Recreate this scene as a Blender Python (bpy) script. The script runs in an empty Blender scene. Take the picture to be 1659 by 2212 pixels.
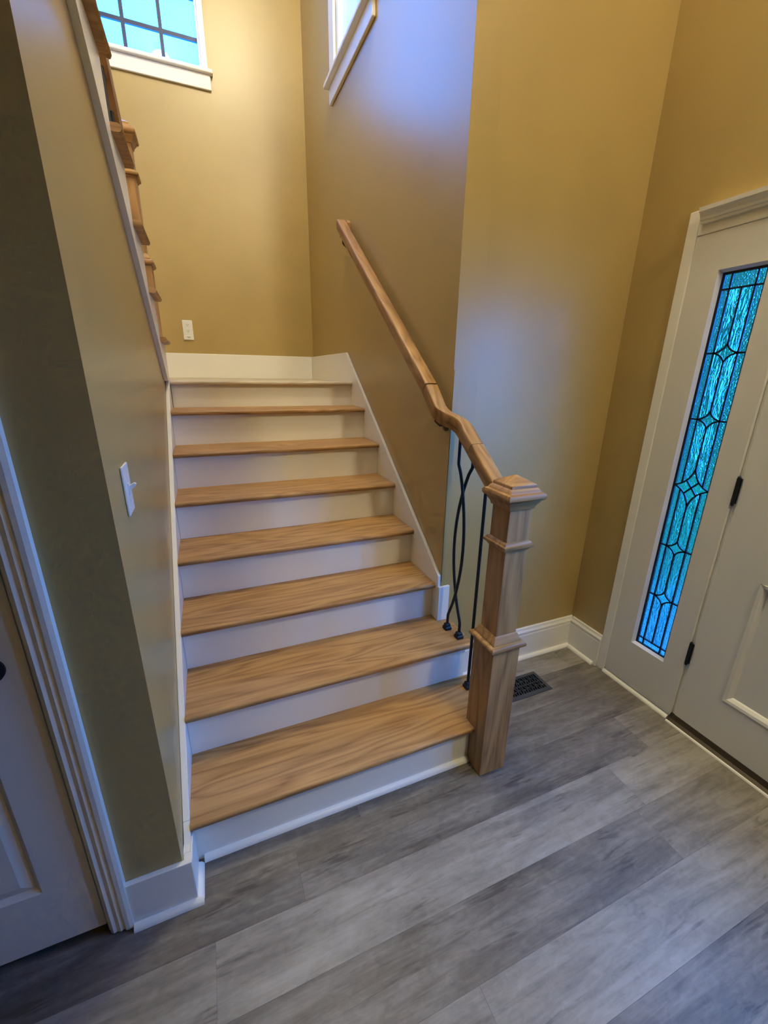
import bpy, bmesh, math, random
from mathutils import Vector, Matrix, noise

scene = bpy.context.scene
COL = scene.collection

# ------------------------------------------------------------------ camera
cam_d = bpy.data.cameras.new('camera')
cam = bpy.data.objects.new('camera', cam_d)
COL.objects.link(cam)
cam.location = (0.1909, -1.1050, 1.5387)
cam.rotation_euler = (1.2519, -0.0141, -0.3897)
cam_d.sensor_fit = 'HORIZONTAL'
cam_d.sensor_width = 36.0
cam_d.lens = 899.65 / 1659.0 * 36.0
cam_d.clip_start = 0.02
cam_d.clip_end = 200
scene.camera = cam

# ------------------------------------------------------------------ world, exposure
world = bpy.data.worlds.new('sky')
scene.world = world
world.use_nodes = True
bg = world.node_tree.nodes['Background']
bg.inputs['Color'].default_value = (0.022, 0.29, 1.0, 1)
bg.inputs['Strength'].default_value = 18.5
scene.view_settings.view_transform = 'Standard'
scene.view_settings.look = 'None'
scene.view_settings.gamma = 1.0
scene.view_settings.use_curve_mapping = False
scene.view_settings.exposure = 0.0
cy_set = scene.cycles
cy_set.max_bounces = 7
cy_set.diffuse_bounces = 5
cy_set.glossy_bounces = 3
cy_set.transmission_bounces = 5
cy_set.transparent_max_bounces = 8
cy_set.caustics_reflective = False
cy_set.adaptive_threshold = 0.06
cy_set.adaptive_min_samples = 24
LAMP_STAIR, LAMP_FILL, LAMP_UPSTAIRS = 172.0, 205.0, 45.0
LAMP_COLOR = (1.0, 0.93, 0.66)


def portal(name, loc, rot, sx, sy):
    """Cycles light portal: only guides sampling of the sky through an opening."""
    d = bpy.data.lights.new(name, 'AREA')
    d.shape = 'RECTANGLE'
    d.size = sx
    d.size_y = sy
    d.cycles.is_portal = True
    o = bpy.data.objects.new(name, d)
    COL.objects.link(o)
    o.location = loc
    o.rotation_euler = rot
    return o


PI = math.pi
portal('sky_portal_back_window', (-0.07, 3.04, 4.40), (-PI / 2, 0, 0), 1.0, 1.7)
portal('sky_portal_side_window', (1.23, 1.77, 4.02), (0, PI / 2, 0), 1.5, 0.62)
portal('sky_portal_sidelight', (2.12, -0.003, 1.10), (0, PI / 2, 0), 1.7, 0.16)
portal('sky_portal_door_glass', (2.12, -0.645, 1.45), (0, PI / 2, 0), 1.04, 0.66)


# ------------------------------------------------------------------ materials
def new_mat(name):
    m = bpy.data.materials.new(name)
    m.use_nodes = True
    nt = m.node_tree
    for n in list(nt.nodes):
        nt.nodes.remove(n)
    out = nt.nodes.new('ShaderNodeOutputMaterial')
    return m, nt, out


def N(nt, t, **kw):
    n = nt.nodes.new(t)
    for k, v in kw.items():
        setattr(n, k, v)
    return n


def principled(nt, out, color=(0.8, 0.8, 0.8), rough=0.5, metallic=0.0, spec=0.5):
    b = N(nt, 'ShaderNodeBsdfPrincipled')
    b.inputs['Base Color'].default_value = (*color, 1)
    b.inputs['Roughness'].default_value = rough
    b.inputs['Metallic'].default_value = metallic
    b.inputs['Specular IOR Level'].default_value = spec
    nt.links.new(b.outputs[0], out.inputs[0])
    return b


def ramp(nt, stops):
    r = N(nt, 'ShaderNodeValToRGB')
    e = r.color_ramp.elements
    e[0].position, e[0].color = stops[0][0], (*stops[0][1], 1)
    e[1].position, e[1].color = stops[-1][0], (*stops[-1][1], 1)
    for p, c in stops[1:-1]:
        x = e.new(p)
        x.color = (*c, 1)
    return r


def mat_paint(name, color, rough, bump=0.04, scale=260.0, spec=0.5, var=0.05):
    m, nt, out = new_mat(name)
    b = principled(nt, out, color, rough, spec=spec)
    tc = N(nt, 'ShaderNodeTexCoord')
    n1 = N(nt, 'ShaderNodeTexNoise')
    n1.inputs['Scale'].default_value = scale
    n1.inputs['Detail'].default_value = 3
    nt.links.new(tc.outputs['Object'], n1.inputs['Vector'])
    bp = N(nt, 'ShaderNodeBump')
    bp.inputs['Strength'].default_value = bump
    bp.inputs['Distance'].default_value = 0.002
    nt.links.new(n1.outputs['Fac'], bp.inputs['Height'])
    nt.links.new(bp.outputs[0], b.inputs['Normal'])
    n2 = N(nt, 'ShaderNodeTexNoise')
    n2.inputs['Scale'].default_value = 2.3
    nt.links.new(tc.outputs['Object'], n2.inputs['Vector'])
    lo = tuple(c * (1 - var) for c in color)
    hi = tuple(min(1, c * (1 + var)) for c in color)
    r = ramp(nt, [(0.3, lo), (0.7, hi)])
    nt.links.new(n2.outputs['Fac'], r.inputs[0])
    nt.links.new(r.outputs[0], b.inputs['Base Color'])
    mr = N(nt, 'ShaderNodeMapRange')
    mr.inputs['To Min'].default_value = rough * 0.9
    mr.inputs['To Max'].default_value = rough * 1.1
    nt.links.new(n2.outputs['Fac'], mr.inputs[0])
    nt.links.new(mr.outputs[0], b.inputs['Roughness'])
    return m


def mat_oak(name, axis='X', tint=1.0, rotx=0.0, band=1.0, cols=((0.18, 0.085, 0.031), (0.35, 0.190, 0.074), (0.46, 0.27, 0.112))):
    """Red-oak boards: wavy cathedral bands and fine pores along one axis."""
    m, nt, out = new_mat(name)
    b = principled(nt, out, (0.5, 0.3, 0.14), 0.48, spec=0.35)
    tc = N(nt, 'ShaderNodeTexCoord')
    oi = N(nt, 'ShaderNodeObjectInfo')
    rot = N(nt, 'ShaderNodeMapping')
    rot.inputs['Rotation'].default_value = (rotx, 0, 0)
    nt.links.new(tc.outputs['Object'], rot.inputs['Vector'])
    off = N(nt, 'ShaderNodeVectorMath', operation='SCALE')
    off.inputs[0].default_value = (7.3, 3.1, 5.7)
    nt.links.new(oi.outputs['Random'], off.inputs['Scale'])
    add = N(nt, 'ShaderNodeVectorMath', operation='ADD')
    nt.links.new(rot.outputs[0], add.inputs[0])
    nt.links.new(off.outputs[0], add.inputs[1])

    def mapped(lng, acr):
        mp = N(nt, 'ShaderNodeMapping')
        s = {'X': (lng, acr, acr), 'Y': (acr, lng, acr), 'Z': (acr, acr, lng)}[axis]
        mp.inputs['Scale'].default_value = s
        nt.links.new(add.outputs[0], mp.inputs['Vector'])
        return mp
    m1 = mapped(0.55, 5.0)
    n1 = N(nt, 'ShaderNodeTexNoise')
    n1.inputs['Scale'].default_value = 1.6
    n1.inputs['Detail'].default_value = 2.5
    n1.inputs['Roughness'].default_value = 0.45
    nt.links.new(m1.outputs[0], n1.inputs['Vector'])
    mul = N(nt, 'ShaderNodeMath', operation='MULTIPLY')
    mul.inputs[1].default_value = 24.0 * band
    nt.links.new(n1.outputs['Fac'], mul.inputs[0])
    fr = N(nt, 'ShaderNodeMath', operation='PINGPONG')
    fr.inputs[1].default_value = 1.0
    nt.links.new(mul.outputs[0], fr.inputs[0])
    m2 = mapped(2.6, 150.0)
    n2 = N(nt, 'ShaderNodeTexNoise')
    n2.inputs['Scale'].default_value = 1.0
    n2.inputs['Detail'].default_value = 3
    nt.links.new(m2.outputs[0], n2.inputs['Vector'])
    mix = N(nt, 'ShaderNodeMix')
    mix.inputs[0].default_value = 0.55
    nt.links.new(fr.outputs[0], mix.inputs[2])
    nt.links.new(n2.outputs['Fac'], mix.inputs[3])
    t = tint
    cc = [tuple(x * t for x in c) for c in cols]
    r = ramp(nt, [(0.10, cc[0]), (0.40, cc[1]), (0.78, cc[2])])
    nt.links.new(mix.outputs[0], r.inputs[0])
    nt.links.new(r.outputs[0], b.inputs['Base Color'])
    bp = N(nt, 'ShaderNodeBump')
    bp.inputs['Strength'].default_value = 0.12
    bp.inputs['Distance'].default_value = 0.001
    nt.links.new(mix.outputs[0], bp.inputs['Height'])
    nt.links.new(bp.outputs[0], b.inputs['Normal'])
    return m


def mat_plank():
    m, nt, out = new_mat('grey_vinyl_plank')
    b = principled(nt, out, (0.2, 0.17, 0.14), 0.44, spec=0.38)
    tc = N(nt, 'ShaderNodeTexCoord')
    oi = N(nt, 'ShaderNodeObjectInfo')
    off = N(nt, 'ShaderNodeVectorMath', operation='SCALE')
    off.inputs[0].default_value = (17.3, 9.1, 0.0)
    nt.links.new(oi.outputs['Random'], off.inputs['Scale'])
    add = N(nt, 'ShaderNodeVectorMath', operation='ADD')
    nt.links.new(tc.outputs['Object'], add.inputs[0])
    nt.links.new(off.outputs[0], add.inputs[1])

    def noise_tex(sc, scale, detail, rough=0.55, dist=0.0):
        mp = N(nt, 'ShaderNodeMapping')
        mp.inputs['Scale'].default_value = sc
        nt.links.new(add.outputs[0], mp.inputs['Vector'])
        n = N(nt, 'ShaderNodeTexNoise')
        n.inputs['Scale'].default_value = scale
        n.inputs['Detail'].default_value = detail
        n.inputs['Roughness'].default_value = rough
        n.inputs['Distortion'].default_value = dist
        nt.links.new(mp.outputs[0], n.inputs['Vector'])
        return n
    big = noise_tex((1.0, 5.5, 1), 2.4, 4, 0.55, 0.9)
    grain = noise_tex((2.2, 34.0, 1), 1.5, 4, 0.6, 1.2)
    saw = noise_tex((9.0, 16.0, 1), 2.0, 4, 0.65, 1.2)
    mx = N(nt, 'ShaderNodeMix')
    mx.inputs[0].default_value = 0.34
    nt.links.new(big.outputs['Fac'], mx.inputs[2])
    nt.links.new(grain.outputs['Fac'], mx.inputs[3])
    mx2 = N(nt, 'ShaderNodeMix')
    mx2.inputs[0].default_value = 0.22
    nt.links.new(mx.outputs[0], mx2.inputs[2])
    nt.links.new(saw.outputs['Fac'], mx2.inputs[3])
    streak = noise_tex((5.0, 45.0, 1), 1.3, 3, 0.6, 0.8)
    patch = noise_tex((2.0, 7.0, 1), 1.7, 2, 0.5, 0.3)
    sm = N(nt, 'ShaderNodeMath', operation='MULTIPLY')
    nt.links.new(streak.outputs['Fac'], sm.inputs[0])
    nt.links.new(patch.outputs['Fac'], sm.inputs[1])
    sr = N(nt, 'ShaderNodeMapRange')
    sr.inputs['From Min'].default_value = 0.33
    sr.inputs['From Max'].default_value = 0.43
    sr.inputs['To Min'].default_value = 0.0
    sr.inputs['To Max'].default_value = 0.15
    nt.links.new(sm.outputs[0], sr.inputs[0])
    sb2 = N(nt, 'ShaderNodeMath', operation='SUBTRACT')
    nt.links.new(mx2.outputs[0], sb2.inputs[0])
    nt.links.new(sr.outputs[0], sb2.inputs[1])
    # each plank has its own tone
    tone = N(nt, 'ShaderNodeMapRange')
    tone.inputs['To Min'].default_value = -0.13
    tone.inputs['To Max'].default_value = 0.12
    sep = N(nt, 'ShaderNodeSeparateColor')
    nt.links.new(oi.outputs['Color'], sep.inputs[0])
    nt.links.new(sep.outputs[0], tone.inputs[0])
    ad = N(nt, 'ShaderNodeMath', operation='ADD')
    nt.links.new(sb2.outputs[0], ad.inputs[0])
    nt.links.new(tone.outputs[0], ad.inputs[1])
    r = ramp(nt, [(0.28, (0.070, 0.059, 0.050)), (0.45, (0.150, 0.131, 0.113)),
                  (0.56, (0.225, 0.202, 0.177)), (0.72, (0.33, 0.30, 0.268))])
    nt.links.new(ad.outputs[0], r.inputs[0])
    nt.links.new(r.outputs[0], b.inputs['Base Color'])
    bp = N(nt, 'ShaderNodeBump')
    bp.inputs['Strength'].default_value = 0.10
    bp.inputs['Distance'].default_value = 0.001
    nt.links.new(grain.outputs['Fac'], bp.inputs['Height'])
    nt.links.new(bp.outputs[0], b.inputs['Normal'])
    return m


def mat_plain(name, color, rough=0.5, metallic=0.0, spec=0.5):
    m, nt, out = new_mat(name)
    b = principled(nt, out, color, rough, metallic, spec)
    tc = N(nt, 'ShaderNodeTexCoord')
    n = N(nt, 'ShaderNodeTexNoise')
    n.inputs['Scale'].default_value = 40
    nt.links.new(tc.outputs['Object'], n.inputs['Vector'])
    mr = N(nt, 'ShaderNodeMapRange')
    mr.inputs['To Min'].default_value = rough * 0.85
    mr.inputs['To Max'].default_value = min(1, rough * 1.15)
    nt.links.new(n.outputs['Fac'], mr.inputs[0])
    nt.links.new(mr.outputs[0], b.inputs['Roughness'])
    return m


def mat_clear_glass():
    m, nt, out = new_mat('clear_window_glass')
    tr = N(nt, 'ShaderNodeBsdfTransparent')
    gl = N(nt, 'ShaderNodeBsdfGlossy')
    gl.inputs['Roughness'].default_value = 0.02
    fz = N(nt, 'ShaderNodeFresnel')
    fz.inputs['IOR'].default_value = 1.5
    mx = N(nt, 'ShaderNodeMixShader')
    # the pane does not bend light, so only its front face mirrors
    geo = N(nt, 'ShaderNodeNewGeometry')
    sub = N(nt, 'ShaderNodeMath', operation='SUBTRACT')
    sub.inputs[0].default_value = 1.0
    nt.links.new(geo.outputs['Backfacing'], sub.inputs[1])
    mul = N(nt, 'ShaderNodeMath', operation='MULTIPLY')
    nt.links.new(fz.outputs[0], mul.inputs[0])
    nt.links.new(sub.outputs[0], mul.inputs[1])
    nt.links.new(mul.outputs[0], mx.inputs[0])
    nt.links.new(tr.outputs[0], mx.inputs[1])
    nt.links.new(gl.outputs[0], mx.inputs[2])
    nt.links.new(mx.outputs[0], out.inputs[0])
    return m


def mat_art_glass(name, tint, kind):
    """Leaded-light glass: rippled refraction mixed with plain see-through glass."""
    m, nt, out = new_mat(name)
    tc = N(nt, 'ShaderNodeTexCoord')
    geo = N(nt, 'ShaderNodeNewGeometry')
    mp = N(nt, 'ShaderNodeMapping')
    nt.links.new(geo.outputs['Position'], mp.inputs['Vector'])
    if kind == 'feather':
        mp.inputs['Rotation'].default_value = (0.5, 0, 0)
        mp.inputs['Scale'].default_value = (20, 48, 11)
        t = N(nt, 'ShaderNodeTexNoise')
        t.inputs['Scale'].default_value = 1.1
        t.inputs['Detail'].default_value = 1.5
        t.inputs['Distortion'].default_value = 2.6
    elif kind == 'hammer':
        mp.inputs['Scale'].default_value = (60, 60, 60)
        t = N(nt, 'ShaderNodeTexNoise')
        t.inputs['Scale'].default_value = 2.4
        t.inputs['Detail'].default_value = 1
    else:
        mp.inputs['Scale'].default_value = (30, 60, 60)
        t = N(nt, 'ShaderNodeTexNoise')
        t.inputs['Scale'].default_value = 1.6
        t.inputs['Distortion'].default_value = 1.0
    nt.links.new(mp.outputs[0], t.inputs['Vector'])
    bp = N(nt, 'ShaderNodeBump')
    bp.inputs['Strength'].default_value = 1.0
    bp.inputs['Distance'].default_value = 0.014 if kind == 'feather' else 0.005
    nt.links.new(t.outputs['Fac'], bp.inputs['Height'])
    g = N(nt, 'ShaderNodeBsdfGlass')
    g.inputs['Color'].default_value = (*tint, 1)
    g.inputs['IOR'].default_value = 1.35
    g.inputs['Roughness'].default_value = 0.02
    nt.links.new(bp.outputs[0], g.inputs['Normal'])
    tr = N(nt, 'ShaderNodeBsdfTransparent')
    tr.inputs['Color'].default_value = (*tint, 1)
    mx = N(nt, 'ShaderNodeMixShader')
    mx.inputs[0].default_value = 0.75
    nt.links.new(tr.outputs[0], mx.inputs[1])
    nt.links.new(g.outputs[0], mx.inputs[2])
    nt.links.new(mx.outputs[0], out.inputs[0])
    return m


def mat_emit(name, color, strength):
    m, nt, out = new_mat(name)
    e = N(nt, 'ShaderNodeEmission')
    e.inputs['Color'].default_value = (*color, 1)
    e.inputs['Strength'].default_value = strength
    nt.links.new(e.outputs[0], out.inputs[0])
    return m


def mat_leaf(name, c1, c2):
    m, nt, out = new_mat(name)
    b = principled(nt, out, c1, 0.6)
    tc = N(nt, 'ShaderNodeTexCoord')
    n = N(nt, 'ShaderNodeTexNoise')
    n.inputs['Scale'].default_value = 9
    nt.links.new(tc.outputs['Object'], n.inputs['Vector'])
    r = ramp(nt, [(0.35, c1), (0.65, c2)])
    nt.links.new(n.outputs['Fac'], r.inputs[0])
    nt.links.new(r.outputs[0], b.inputs['Base Color'])
    return m


M = {}
M['wall'] = mat_paint('gold_tan_wall_paint', (0.43, 0.308, 0.116), 0.36, spec=0.6)
M['white'] = mat_paint('white_trim_paint', (0.88, 0.86, 0.81), 0.33, bump=0.015, scale=120, var=0.02)
M['door_white'] = mat_paint('white_door_paint', (0.74, 0.72, 0.69), 0.38, bump=0.02, scale=90, var=0.02)
M['ceil'] = mat_paint('white_ceiling_paint', (0.78, 0.76, 0.72), 0.7, bump=0.05)
M['oak_x'] = mat_oak('oak_along_tread', 'X')
M['oak_lit'] = mat_oak('lit_oak_landing', 'X', cols=((0.40, 0.32, 0.21), (0.55, 0.46, 0.33), (0.66, 0.57, 0.43)))  # stair oak paled, strong light from above put into its colour
M['oak_z'] = mat_oak('oak_along_post', 'Z', tint=0.98, band=0.7)
M['oak_rail'] = mat_oak('oak_along_rail', 'Y', tint=0.95, rotx=-math.atan(0.7457))
M['oak_rail_up'] = mat_oak('oak_along_upper_rail', 'Y', tint=0.95, rotx=math.atan(0.757))
M['plank'] = mat_plank()
M['iron'] = mat_plain('black_iron', (0.008, 0.008, 0.010), 0.45, 0.0, 0.4)
M['bronze'] = mat_plain('dark_bronze', (0.045, 0.035, 0.028), 0.4, 0.6)
M['register'] = mat_plain('dark_grey_register_metal', (0.055, 0.058, 0.066), 0.42, 0.3)
M['black'] = mat_plain('shade_black', (0.004, 0.004, 0.004), 0.9, 0.0, 0.1)  # flat black painted for the shade inside hollows
M['plastic'] = mat_plain('white_plastic', (0.78, 0.77, 0.74), 0.3)
M['slot'] = mat_plain('dark_slot', (0.02, 0.018, 0.015), 0.6)
M['lens'] = mat_plain('frosted_grey_lens', (0.45, 0.43, 0.38), 0.35)
M['glass'] = mat_clear_glass()
M['came'] = mat_plain('dark_lead_came', (0.010, 0.012, 0.020), 0.45, 0.3)
M['muntin'] = mat_plain('silhouette_muntin', (0.02, 0.03, 0.09), 0.5)  # white grid's backlit silhouette put into a dark blue colour
M['art_border'] = mat_art_glass('hammered_border_glass', (0.78, 0.86, 0.90), 'hammer')
M['art_feather'] = mat_art_glass('feathered_glass', (0.72, 0.88, 0.92), 'feather')
M['art_star'] = mat_art_glass('star_glass', (0.70, 0.95, 0.95), 'star')
M['threshold'] = mat_plain('dark_bronze_threshold', (0.05, 0.035, 0.02), 0.4, 0.5)
M['subfloor'] = mat_plain('grey_subfloor', (0.05, 0.045, 0.04), 0.9)
M['concrete'] = mat_paint('grey_concrete', (0.16, 0.15, 0.14), 0.8, bump=0.2, scale=60)  # darkened evenly to a mid grey
M['lawn'] = mat_leaf('lawn_grass', (0.05, 0.13, 0.03), (0.10, 0.20, 0.05))
M['leaf'] = mat_leaf('shrub_leaf', (0.10, 0.30, 0.10), (0.20, 0.42, 0.18))
M['bark'] = mat_plain('shrub_bark', (0.10, 0.06, 0.035), 0.9)
for _k, _v in (('globe_stair', LAMP_STAIR), ('globe_fill', LAMP_FILL), ('globe_up', LAMP_UPSTAIRS)):
    M[_k] = mat_emit('lit_lamp_glass_' + _k[6:], LAMP_COLOR, _v)


# ------------------------------------------------------------------ mesh helpers
class MB:
    """Collects polygons in world coordinates, then links them as ONE mesh object."""
    def __init__(self):
        self.v, self.f = [], []

    def add(self, verts, faces):
        b = len(self.v)
        self.v += [tuple(x) for x in verts]
        self.f += [tuple(b + i for i in f) for f in faces]
        return self

    def box(self, x0, x1, y0, y1, z0, z1):
        v = [(x, y, z) for x in (x0, x1) for y in (y0, y1) for z in (z0, z1)]
        return self.add(v, [(0, 1, 3, 2), (4, 6, 7, 5), (0, 4, 5, 1), (2, 3, 7, 6), (0, 2, 6, 4), (1, 5, 7, 3)])

    def prism(self, pts, axis, a0, a1):
        """Extrude a 2-D polygon along an axis: X -> pts (y,z); Y -> (x,z); Z -> (x,y)."""
        def mk(p, a):
            return {'X': (a, p[0], p[1]), 'Y': (p[0], a, p[1]), 'Z': (p[0], p[1], a)}[axis]
        n = len(pts)
        v = [mk(p, a0) for p in pts] + [mk(p, a1) for p in pts]
        f = [tuple(range(n)), tuple(range(2 * n - 1, n - 1, -1))]
        f += [(i, i + n, (i + 1) % n + n, (i + 1) % n) for i in range(n)]
        return self.add(v, f)

    def tube(self, pts, r, n=8, cap=True):
        pts = [Vector(p) for p in pts]
        rs = r if isinstance(r, (list, tuple)) else [r] * len(pts)
        rings, prev = [], None
        for i, p in enumerate(pts):
            t = (pts[min(i + 1, len(pts) - 1)] - pts[max(i - 1, 0)]).normalized()
            u = prev if prev is not None else (Vector((1, 0, 0)) if abs(t.x) < 0.9 else Vector((0, 0, 1)))
            u = (u - t * u.dot(t)).normalized()
            w = t.cross(u)
            prev = u
            rings.append([p + (u * math.cos(2 * PI * k / n) + w * math.sin(2 * PI * k / n)) * rs[i] for k in range(n)])
        v = [q for ring in rings for q in ring]
        f = []
        for i in range(len(pts) - 1):
            for k in range(n):
                f.append((i * n + k, i * n + (k + 1) % n, (i + 1) * n + (k + 1) % n, (i + 1) * n + k))
        if cap:
            f.append(tuple(range(n - 1, -1, -1)))
            f.append(tuple((len(pts) - 1) * n + k for k in range(n)))
        return self.add(v, f)

    def sweep(self, frames, prof, cap=True):
        """frames: list of (centre, right, up); prof: closed list of (a, b)."""
        n = len(prof)
        v = []
        for c, R, U in frames:
            c, R, U = Vector(c), Vector(R), Vector(U)
            v += [c + R * a + U * b for a, b in prof]
        f = []
        for i in range(len(frames) - 1):
            for k in range(n):
                f.append((i * n + k, i * n + (k + 1) % n, (i + 1) * n + (k + 1) % n, (i + 1) * n + k))
        if cap:
            f.append(tuple(range(n - 1, -1, -1)))
            f.append(tuple((len(frames) - 1) * n + k for k in range(n)))
        return self.add(v, f)

    def stack(self, cx, cy, prof):
        """Square-section turned profile: prof = [(half_width, z), ...]."""
        v, f = [], []
        for h, z in prof:
            v += [(cx - h, cy - h, z), (cx + h, cy - h, z), (cx + h, cy + h, z), (cx - h, cy + h, z)]
        for i in range(len(prof) - 1):
            for k in range(4):
                f.append((4 * i + k, 4 * i + (k + 1) % 4, 4 * i + 4 + (k + 1) % 4, 4 * i + 4 + k))
        f.append((3, 2, 1, 0))
        e = 4 * (len(prof) - 1)
        f.append((e, e + 1, e + 2, e + 3))
        return self.add(v, f)

    def lathe(self, c, axis, prof, n=24):
        """prof: [(radius, distance along axis)]; axis in X/Y/Z with sign."""
        c = Vector(c)
        A = {'X': Vector((1, 0, 0)), 'Y': Vector((0, 1, 0)), 'Z': Vector((0, 0, 1))}[axis[-1]]
        if axis[0] == '-':
            A = -A
        u = Vector((0, 0, 1)) if axis[-1] != 'Z' else Vector((1, 0, 0))
        w = A.cross(u)
        v, f = [], []
        for r, d in prof:
            v += [c + A * d + (u * math.cos(2 * PI * k / n) + w * math.sin(2 * PI * k / n)) * r for k in range(n)]
        for i in range(len(prof) - 1):
            for k in range(n):
                f.append((i * n + k, i * n + (k + 1) % n, (i + 1) * n + (k + 1) % n, (i + 1) * n + k))
        f.append(tuple(range(n - 1, -1, -1)))
        f.append(tuple((len(prof) - 1) * n + k for k in range(n)))
        return self.add(v, f)

    def build(self, name, mat, parent=None, bevel=0.0, smooth=False, seg=2, label=None):
        lo = Vector((min(p[i] for p in self.v) for i in range(3)))
        hi = Vector((max(p[i] for p in self.v) for i in range(3)))
        c = (lo + hi) / 2
        me = bpy.data.meshes.new(name)
        me.from_pydata([Vector(p) - c for p in self.v], [], self.f)
        bm = bmesh.new()
        bm.from_mesh(me)
        bmesh.ops.recalc_face_normals(bm, faces=bm.faces)
        bm.to_mesh(me)
        bm.free()
        me.materials.append(M[mat])
        o = bpy.data.objects.new(name, me)
        COL.objects.link(o)
        o.location = c
        if parent is not None:
            o.parent = parent
            o.location = c - world_loc(parent)
        if bevel:
            b = o.modifiers.new('bevel', 'BEVEL')
            b.width = bevel
            b.segments = seg
            b.limit_method = 'ANGLE'
            b.angle_limit = math.radians(40)
        if smooth:
            me.shade_smooth()
            try:
                me.set_sharp_from_angle(angle=math.radians(40))
            except Exception:
                pass
        if label:
            o['label'] = label
        return o


def world_loc(o):
    p = Vector((0, 0, 0))
    while o is not None:
        p += o.location
        o = o.parent
    return p


def empty(name, loc, label, cat, kind=None, group=None):
    o = bpy.data.objects.new(name, None)
    COL.objects.link(o)
    o.location = loc
    o.empty_display_size = 0.05
    tag(o, label, cat, kind, group)
    return o


def tag(o, label, cat, kind=None, group=None):
    o['label'] = label
    o['category'] = cat
    if kind:
        o['kind'] = kind
    if group:
        o['group'] = group
    return o


def structure(mb, name, mat, label, cat, **kw):
    return tag(mb.build(name, mat, **kw), label, cat, 'structure')


# ------------------------------------------------------------------ measures
RISE, RUN, NOSE, TH = 0.19, 0.2548, 0.030, 0.024
WX = 1.1308            # right skirt face
RWX = 1.147            # right stair wall face
LWX = -0.021           # left stair wall face
YC = 0.4645            # wall beside the entry, faces the camera
YB = 2.9587            # wall behind the landing
ZL = 1.4874            # landing height
EX = 2.065             # entry wall face
YF = -0.107            # closet wall face
CEIL = 5.30
URUN, URISE, UY0, UZ0 = 0.255, 0.193, 1.793, 1.708   # upper flight: first nose, its top


def nose_z(y):
    return RISE + (y + NOSE) * (RISE / RUN)


# ------------------------------------------------------------------ floor of planks
fl = MB().box(-3.1, 2.19, -4.1, YB + 0.12, -0.08, -0.008)
floor = structure(fl, 'floor', 'subfloor', 'grey-brown vinyl plank floor of the entry hall', 'floor')
PW, PL = 0.178, 1.52
rng = random.Random(11)
fixed = {-1: 1.827, -3: 1.515, -4: 0.695, 0: 0.55, 1: 1.25, 2: 0.40, -2: 0.05, -5: 1.60}
tones = {(-1, 1.827): 0.85}
mesh_cache = {}


def plank(x0, x1, y0, y1, tone):
    key = (round(x1 - x0, 4), round(y1 - y0, 4))
    if key not in mesh_cache:
        o = MB().box(x0 + 0.0002, x1 - 0.0002, y0 + 0.0002, y1 - 0.0002, -0.008, 0.0).build('plank', 'plank', floor)
        mesh_cache[key] = o.data
    else:
        o = bpy.data.objects.new('plank', mesh_cache[key])
        COL.objects.link(o)
        o.parent = floor
        o.location = Vector(((x0 + x1) / 2, (y0 + y1) / 2, -0.004)) - world_loc(floor)
    o.color = (tone, tone, tone, 1)


tone_fix = {(-1, 0): 0.25, (-1, 1): 0.75, (-2, 0): 0.85, (-2, 1): 0.85, (-3, 0): 0.30, (-3, 1): 0.62, (-4, 0): 0.40, (-4, 1): 0.80,
            (0, 0): 0.22, (0, 1): 0.25, (1, 0): 0.5, (1, 1): 0.35, (2, 0): 0.7, (2, 1): 0.8}
for row in range(-22, 3):
    y0 = -0.068 + row * PW
    y1 = min(y0 + PW, YC)
    if y0 < -4.0:
        y0 = -4.0
    j = fixed.get(row, rng.uniform(0.2, 1.4))
    xs = [j]
    while xs[0] > -3.0:
        xs.insert(0, xs[0] - PL)
    while xs[-1] < EX:
        xs.append(xs[-1] + PL)
    for a, b in zip(xs[:-1], xs[1:]):
        a2, b2 = max(a, -3.0), min(b, EX)
        if b2 - a2 < 0.02:
            continue
        idx = 0 if b <= j + 1e-6 else 1
        tone = tone_fix.get((row, idx), rng.random()) if a > j - PL - 0.01 else rng.random()
        plank(a2, b2, y0, y1, tone)

# ------------------------------------------------------------------ walls and ceiling
def slope_z(y):        # underside of the upper stringer
    return 1.48 + (1.664 - y) * 0.737


wl = MB().prism([(YF + 0.10, 0), (1.78, 0), (1.78, 1.39), (1.69, slope_z(1.69) + 0.02), (YF + 0.10, slope_z(YF + 0.10) + 0.02)], 'X', -0.12, LWX)
structure(wl, 'wall_left', 'wall', 'tan painted wall left of the stairs, cut off by the upper flight', 'wall')
wc = MB()
wc.box(-0.21, LWX, YF, YF + 0.10, 0, 2.785)
wc.box(-1.03, -0.21, YF, YF + 0.10, 2.06, 2.785)
wc.box(-3.0, -1.03, YF, YF + 0.10, 0, 2.785)
structure(wc, 'wall_closet', 'wall', 'dark tan wall strip between the closet door and the stairs', 'wall')
wb = MB()
wx0, wx1, wz0, wz1 = -0.540, 0.412, 3.60, 5.165      # back window opening
wb.box(-1.29, wx0, YB, YB + 0.12, 0, CEIL)
wb.box(wx1, 1.267, YB, YB + 0.12, 0, CEIL)
wb.box(wx0, wx1, YB, YB + 0.12, 0, wz0)
wb.box(wx0, wx1, YB, YB + 0.12, wz1, CEIL)
structure(wb, 'wall_back', 'wall', 'gold tan wall behind the stair landing, below the gridded window', 'wall')
wr = MB()
ry0, ry1, rz0, rz1 = 1.50, 2.06, 3.30, 4.75         # side window opening
wr.box(RWX, 1.267, YC, ry0, 0, CEIL)
wr.box(RWX, 1.267, ry1, YB, 0, CEIL)
wr.box(RWX, 1.267, ry0, ry1, 0, rz0)
wr.box(RWX, 1.267, ry0, ry1, rz1, CEIL)
structure(wr, 'wall_right', 'wall', 'stairwell wall carrying the oak handrail, blue with window light above', 'wall')
wf = MB().box(1.267, 2.185, YC, YC + 0.12, 0, CEIL)
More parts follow.
